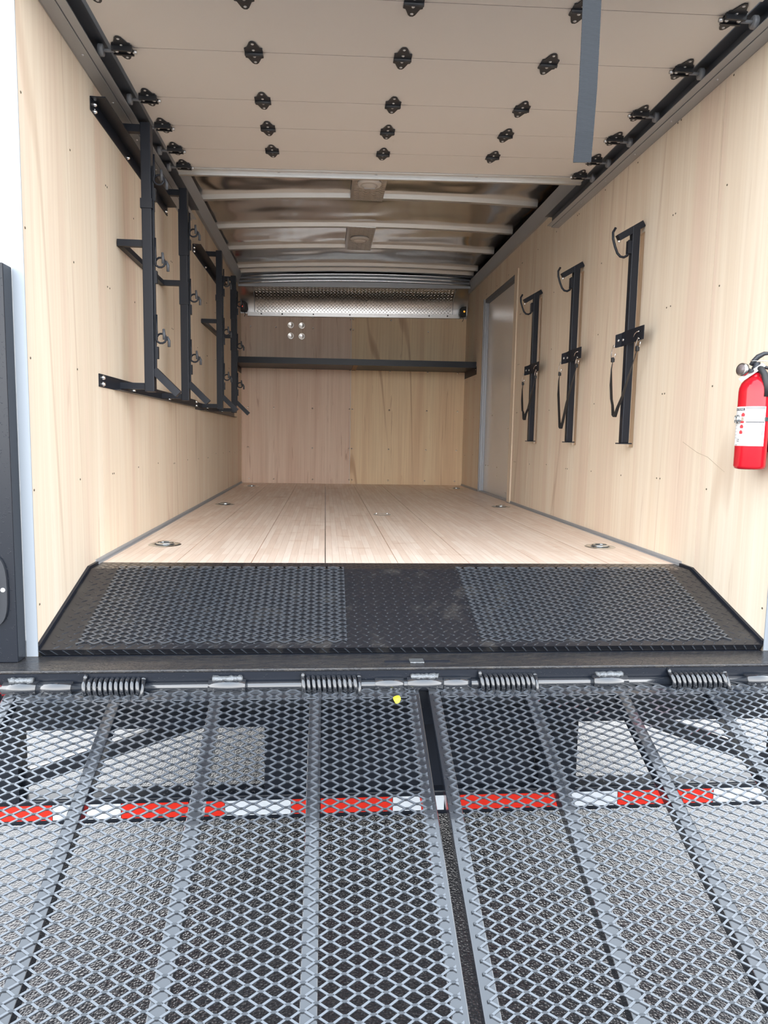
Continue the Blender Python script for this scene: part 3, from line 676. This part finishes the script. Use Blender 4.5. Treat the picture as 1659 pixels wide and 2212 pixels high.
prn('label_rule', 'print_black', [(-1.95, -.52, z - .0135, z - .0050), (-.45, .78, z - .006, z - .004), (-.40, .76, z - .0535, z - .0505)])
g = G(); redz = (LZ1 - .0285, LZ1 - .051, LZ1 - .068, LZ1 - .087)
for i, zz in enumerate(redz):
    for q in range(5):
        wdt = (.11, .13, .13, .12, .07)[q]; patch(g, A0 - .62 - .03 * i - wdt, A0 - .62 - .03 * i + wdt, zz + q * .0025 - .005, zz + q * .0025 - .0025, .0009)
g.build('label_pictogram', 'print_red', body, kind='stuff')
prn('label_bars', 'print_grey', [(.30, .70, z - .012 - k * .006, z - .0112 - k * .006) for k in range(4)] + [(.12, .40, z - .062 - k * .008, z - .0615 - k * .008) for k in range(6)] + [(-1.7, -1.05, z - .022 - k * .0105, z - .0205 - k * .0105) for k in range(9)] + [(.45, .70, z - .125 + k * .004, z - .1245 + k * .004) for k in range(2)])
prn('barcode', 'print_black', [(.60, .70, z - .080 - k * .0022, z - .0788 - k * .0022) for k in range(9)])
prn('label_mark', 'print_black', [(-1.02, -.80, z - .118, z - .116), (-1.02, -.99, z - .118, z - .106), (-.92, -.86, z - .114, z - .108), (-1.25, -.95, z - .130, z - .1285), (.52, .66, z - .0585, z - .0580), (.52, .55, z - .0650, z - .0585), (.63, .66, z - .0650, z - .0585), (.54, .64, z - .0672, z - .0665)])
# heading word, bent round the cylinder
try:
    cu = bpy.data.curves.new('heading', 'FONT'); cu.body = 'INSTRUCTIONS'; cu.size = 0.0085; cu.resolution_u = 2
    to = bpy.data.objects.new('heading', cu); C.objects.link(to); dg = bpy.context.evaluated_depsgraph_get(); me = to.evaluated_get(dg).to_mesh()
    vv = [v.co.copy() for v in me.vertices]; ff = [tuple(p.vertices) for p in me.polygons]; bpy.data.objects.remove(to)
    xm = max(v.x for v in vv)
    g = G().add([cyl(A0 - .60 - (xm - v.x) / ER, LZ1 - .0120 + v.y, .0013) for v in vv], ff); g.build('label_heading', 'print_white', body)
except Exception as ex: print('text', ex)
# valve, gauge, handles, hose, tag, pin
G().lathe([(0, .322), (.015, .322), (.015, .345), (.011, .350), (.011, .362), (0, .362)], 16, (EX, EY, EB)).build('valve', 'hinge_black', t)
gx = Vector((EX - .020, EY - .010, EB + .331)); gd = Vector((-0.93, -0.30, 0.05)).normalized()
G().tube([gx, gx + gd * .040], .007, 10).build('gauge_stem', 'hinge_black', t)
gg = G().tube([gx + gd * .036, gx + gd * .040, gx + gd * .052, gx + gd * .054], [.017, .0215, .0215, .019], 24).build('pressure_gauge', 'gauge_metal', t)
G().tube([gx + gd * .0542, gx + gd * .0548], .0165, 24).build('dial', 'dial_dark', gg)
dr_ = Vector((.86, -.5, 0)).normalized()
def hp(a, z): return Vector((EX, EY, EB)) + dr_ * a + Vector((0, 0, z))
G().tube([hp(-.018, .352), hp(-.010, .366), hp(.002, .380), (hp(.020, .390)), hp(.048, .391)], [.008, .010, .011, .009, .004], 8, flat=(1.0, .8)).build('lever', 'hinge_black', t)
G().tube([hp(.0, .345), hp(.020, .346), hp(.052, .336)], [.010, .010, .007], 8, flat=(1, .6)).build('carry_handle', 'hinge_black', t)
G().tube([hp(.006, .342), hp(.016, .338) + Vector((-.016, -.02, 0)), hp(.024, .320) + Vector((-.016, -.026, 0)), hp(.029, .29) + Vector((-.016, -.030, 0)), hp(.032, .245) + Vector((-.016, -.030, 0))], [.0095, .010, .0105, .0105, .0115], 12).build('hose', 'rubber', t)
a_ = hp(.010, .352) + Vector((0, -.022, 0)); b2 = hp(-.062, .300) + Vector((0, -.028, 0))
G().bar(a_, b2, .0015, .016, up=(0.5, 0, .8)).build('tag', 'print_white', t)
G().tube([hp(-.028, .366) + Vector((0, -.012, 0)), hp(.01, .365) + Vector((0, -.012, 0)), hp(.042, .362) + Vector((0, -.012, 0))], .0014, 6).tube([hp(.05 + .012 * math.cos(q), .355 + .012 * math.sin(q)) + Vector((0, -.012, 0)) for q in [i * PI / 6 for i in range(12)]], .0012, 6, closed=True).build('safety_pin', 'zinc', t)
# its bracket: wall plate, steel band and clasp
t = empty('extinguisher_bracket', (1.21, EY, EB + .17), 'shiny steel band bracket clamping the red extinguisher to the wall', 'bracket')
bz = EB + .170; g = G(); n = 40; vs = []
for i in range(n + 1):
    a = 2 * PI * i / n
    for h in (.0013, .0026):
        for zz in (bz - .0065, bz + .0065): vs.append(cyl(a, zz, h))
fs = []
for i in range(n):
    a = i * 4; b_ = a + 4; fs += [(a + 2, b_ + 2, b_ + 3, a + 3), (a, a + 1, b_ + 1, b_), (a + 1, a + 3, b_ + 3, b_ + 1), (a, b_, b_ + 2, a + 2)]
g.add(vs, fs); g.build('band', 'chrome', t)
cc = A0 - .95
g = G()
for da, dz_ in ((-.16, 0), (.16, 0)): g.tube([cyl(cc + da, bz - .013, .004), cyl(cc + da, bz + .013, .004)], .0018, 6)
for dz_ in (-.013, .013): g.tube([cyl(cc - .16, bz + dz_, .004), cyl(cc + .16, bz + dz_, .004)], .0018, 6)
g.tube([cyl(cc, bz - .008, .006), cyl(cc, bz + .008, .006)], .006, 8)
g.tube([cyl(cc - .34, bz - .010, .006), cyl(cc - .34, bz + .010, .006)], .002, 6).tube([cyl(cc - .34, bz + .010, .006), cyl(cc - .16, bz + .013, .004)], .002, 6).tube([cyl(cc - .34, bz - .010, .006), cyl(cc - .16, bz - .013, .004)], .002, 6)
g.build('clasp', 'zinc', t)
box(1.196, 1.2195, EY - .018, EY + .018, bz - .11, bz + .09).build('wall_plate', 'zinc', t)
# ================================================================ ENTRY SLOPE (diamond plate with two mesh mats)
t = empty('entry_ramp_plate', (0, .3, .80), 'black diamond plate slope between the wooden floor and the rear sill', 'ramp plate')
P = [(.014, .746), (0, .768), (.50, FZ), (YF - .001, FZ + .001)]
vs = [(x, y, z) for x in (-1.209, 1.209) for y, z in P] + [(x, y, z) for x in (-1.209, 1.209) for y, z in ((YF - .001, FZ - .02), (.50, FZ - .035), (.01, .748))]
fs = [(0, 1, 5, 4), (1, 2, 6, 5), (2, 3, 7, 6), (3, 8, 11, 7), (8, 9, 12, 11), (9, 10, 13, 12), (10, 0, 4, 13), (0, 1, 2, 3, 8, 9, 10), (4, 5, 6, 7, 11, 12, 13)]
G().add(vs, fs).build('slope_plate', 'plate_steel', t)
tread(lambda x, y, h: beaver(x, y, h), -1.205, 1.205, .004, YF - .004).build('tread_pattern', 'plate_steel', t, kind='stuff')
box(-1.205, 1.205, .012, .55, .70, .745).build('slope_bearer', 'black_steel', t)
g = G()
for i in range(65): x = -1.195 + i * .0373; g.prism([(x, .748), (x + .004, .748), (x - .012, .766), (x - .018, .766)], lambda u, v, h: (u, .013 - (v - .746) * .64 - h - .0006, v), .0010)
g.build('edge_pattern', 'mesh_steel', t, kind='stuff')
for s_ in (-1, 1):     # weld line along the walls
    g = G(); a, b_ = sorted((s_ * 1.2195, s_ * 1.209)); g.box(a, b_, .005, .50, 0, .012, fn=lambda x, y, z: (x, y, .766 + y * (FZ - .768) / .5 + z)); g.box(a, b_, .50, YF - .03, FZ, FZ + .010); g.build('edge_weld', 'black_steel', t)
LB = math.hypot(.5, FZ - .768)
def bmesh_(x, s, h):     # s measured up the slope from the lip
    k = s / LB * .5; return beaver(x, k, .0055 + h)
expanded(bmesh_, -1.105, -.232, .028, .560, .0555, .0250, .0042, .0030).build('expanded_mesh', 'mesh_steel', t, kind='stuff')
expanded(bmesh_, .222, 1.110, .028, .560, .0555, .0250, .0042, .0030).build('expanded_mesh', 'mesh_steel', t, kind='stuff')
# ================================================================ REAR SILL, FRAME AND UNDERBODY
t = empty('rear_sill', (0, -.07, .60), 'wide black steel rear sill beam under the door opening', 'sill beam')
box(-1.375, 1.375, -.140, -.003, .562, .738).build('beam', 'frame_steel', t)
box(-1.375, 1.375, -.142, -.003, .7382, .7475).build('top_plate', 'sill_steel', t, bevel=.003)
box(-.115, .095, -.095, -.077, .7476, .7490).build('latch_slot_shade', 'black_steel', t)  # slot not cut: a thin dark strip paints in its shade
G().box(-.036, .010, -.108, -.070, .7476, .7530).build('latch_keeper', 'weld', t, bevel=.002)
G().prism([(-1.345, .64), (-1.277, .64), (-1.270, .66), (-1.270, .712), (-1.277, .724), (-1.345, .724)], lambda u, v, h: (u, -.140 - h, v), .010).build('reflector', 'red_lens', t, label='rounded red reflector at the left end')
for x0, x1 in ((-1.25, -1.155), (-.655, -.545), (.055 - .105, .060), (.545, .655), (1.155, 1.25)):
    G().tube([(x0, -.152, .697), (x1, -.152, .697)], .0215, 16).build('hinge_knuckle', 'wet_black_steel', t)
    weld(x0 + .012, x1 - .012, lambda x: (x, -.148, .720), .011).build('weld_bead', 'weld', t)
for x in (-.93, .93):
    box(x - .03, x + .03, .02, YB - .02, .60, .70).build('chassis_rail', 'black_steel', t)
for x in (-1.31, 1.31, .48):
    a = .045 if abs(x) > 1 else .065
    box(x - a, x + a, -.05, .02, .285, .562).build('drop_post', 'frame_steel', t)
box(-.50, .412, -.010, .004, .285, .562).build('centre_plate', 'black_steel', t)
# hinge rod and springs
t = empty('hinge_rod', (0, -.152, .697), 'long black hinge rod carrying four coil springs along the sill', 'hinge rod')
G().tube([(-1.262, -.152, .697), (1.262, -.152, .697)], .0145, 16).build('rod', 'wet_black_steel', t)
for x0, x1 in ((-1.018, -.848), (-.372, -.199), (.180, .357), (.798, .985)):
    n = 11; pts = []
    for i in range(n * 14 + 1):
        a = 2 * PI * i / 14; pts.append((x0 + (x1 - x0) * i / (n * 14), -.152 - .0245 * math.sin(a), .697 + .0245 * math.cos(a)))
    g = G().tube(pts, .0066, 8)
    g.tube([pts[0], (x0, -.143, .735)], .0066, 8).tube([pts[-1], (x1, -.185, .675)], .0066, 8)
    g.build('spring', 'wet_black_steel', t)
# rear bumper with reflective tape
t = empty('rear_bumper', (0, -.02, .24), 'low black bumper bar with red and white reflective tape behind the mesh gates', 'bumper')
box(-1.355, 1.355, -.045, .035, .205, .290).build('bar', 'frame_steel', t, bevel=.006)
x = -1.355; red = True; segs = [(-1.355, -1.167, 1), (-1.167, -.954, 0), (-.954, -.740, 1), (-.720, -.625, 1), (-.625, -.411, 0), (-.411, -.360, 1), (-.315, -.076, 1), (-.076, .098, 0), (.150, .487, 1), (.487, .697, 0), (.697, .930, 1), (.930, 1.040, 1), (1.040, 1.264, 0), (1.264, 1.355, 1)]
for a, b_, r_ in segs:
    box(a + .001, b_ - .001, -.0462, -.0452, .222, .272).build('reflective_tape', 'red_tape' if r_ else 'white_tape', t, label='red reflective tape piece' if r_ else 'white reflective tape piece')
for s_ in (-1, 1):
    o = G().bar((s_ * .70 if s_ > 0 else -.64, -.012, .556), (s_ * 1.27, -.012, .345), .02, .052, up=(0, 0, 1)).build('brace', 'frame_steel', t)
# corner post at left with tail light
t = empty('corner_post', (-1.31, -.03, .75), 'black steel corner post left of the opening with a recessed tail light', 'post')
box(-1.375, -1.2455, -.064, -.005, .748, 1.942).build('post_tube', 'frame_steel', t, bevel=.003)
def oval(g, cx, cz, rx, rz_, y, th, n=28, e=3.0):
    poly = [(cx + rx * math.copysign(abs(math.cos(a)) ** (2 / e), math.cos(a)), cz + rz_ * math.copysign(abs(math.sin(a)) ** (2 / e), math.sin(a))) for a in [2 * PI * i / n for i in range(n)]]
    return g.prism(poly, lambda u, v, h: (u, y - h, v), th)
bz_ = oval(G(), -1.318, .975, .052, .110, -.064, .010).build('light_bezel', 'hinge_black', t)
oval(G(), -1.325, .975, .036, .092, -.074, .005).build('light_lens', 'clear_lens', t)
G().lathe([(0, -.004), (.006, -.003), (.007, 0)], 10, (-1.2775, -.074, .978), 'Y').build('bezel_screw', 'print_white', t)
t2 = empty('corner_post', (1.31, -.03, .75), 'black steel corner post right of the opening beside the fire extinguisher wall', 'post')
box(1.2455, 1.375, -.064, -.005, .748, 1.942).build('post_tube', 'frame_steel', t2, bevel=.003)
oval(G(), 1.318, .975, .052, .110, -.064, .010).build('light_bezel', 'hinge_black', t2)
oval(G(), 1.325, .975, .036, .092, -.074, .005).build('light_lens', 'clear_lens', t2)
# ================================================================ TWO LOWERED MESH GATES
def gate(side, lab):
    s_ = side; t = empty('ramp_gate', (s_ * .63, -.85, 0), lab, 'ramp gate', 'pair of lowered mesh ramp gates')
    xi, xo = .0145, 1.245; S0, S1 = .066, 1.735; T = .036
    def bx(x0, x1, s0, s1, h0, h1, name):
        a, b_ = sorted((s_ * x0, s_ * x1)); G().box(a, b_, s0, s1, h0, h1, fn=rp).build(name, 'wet_black_steel', t, bevel=.0025)
    for i, xc in enumerate((xi + .018, .333, .628, .922, xo - .018)): bx(xc - .018, xc + .018, S0 if i in (0, 4) else S0 + .041, S1 if i in (0, 4) else S1 - .041, -.0035 - T, -.0035, 'side_tube' if i in (0, 4) else 'rib')
    bx(xi + .037, xo - .037, S0, S0 + .040, -.0035 - T, -.0035, 'cross_tube'); bx(xi + .037, xo - .037, S1 - .040, S1, -.0035 - T, -.0035, 'cross_tube')
    a, b_ = sorted((s_ * (xi + .012), s_ * (xo - .004)))
    expanded(rp, a, b_, S0 + .003, S1 - .005, .0560, .0257, .0052, .0034).build('expanded_mesh', 'mesh_steel', t, kind='stuff')
    for x0, x1 in ((.0615, .150), (1.055, 1.153)):
        a, b_ = sorted((s_ * x0, s_ * x1)); k = G().tube([(a, -.152, .697), (b_, -.152, .697)], .0205, 16).build('hinge_knuckle', 'wet_black_steel', t)
        weld(a + .01, b_ - .01, lambda x: rp(x, .066, .0), .009).build('weld_bead', 'weld', k)
    return t
gate(-1, 'left lowered mesh ramp gate of black steel tube and expanded metal')
gate(1, 'right lowered mesh ramp gate of black steel tube and expanded metal')
# yellow leaf lying on the left gate
g = G(); n = 12; c0 = (-.087, .117)
vs = [rp(c0[0] + .004, c0[1] - .002, .006)] + [rp(c0[0] + .011 * math.cos(a) * (1 + .2 * math.sin(2 * a)), c0[1] + .016 * math.sin(a) - .004 * math.cos(a), .003 + .003 * math.cos(2 * a)) for a in [2 * PI * i / n for i in range(n)]]
vs += [tuple(Vector(p) + Vector((0, 0, -.0012))) for p in vs]
k = n + 1; fs = [(0, 1 + i, 1 + (i + 1) % n) for i in range(n)] + [(k, k + 1 + (i + 1) % n, k + 1 + i) for i in range(n)] + [(1 + i, k + 1 + i, k + 1 + (i + 1) % n, 1 + (i + 1) % n) for i in range(n)]
tag(g.add(vs, fs).build('leaf', 'leaf_yellow'), 'small yellow leaf lying on the left mesh gate near the hinge', 'leaf')
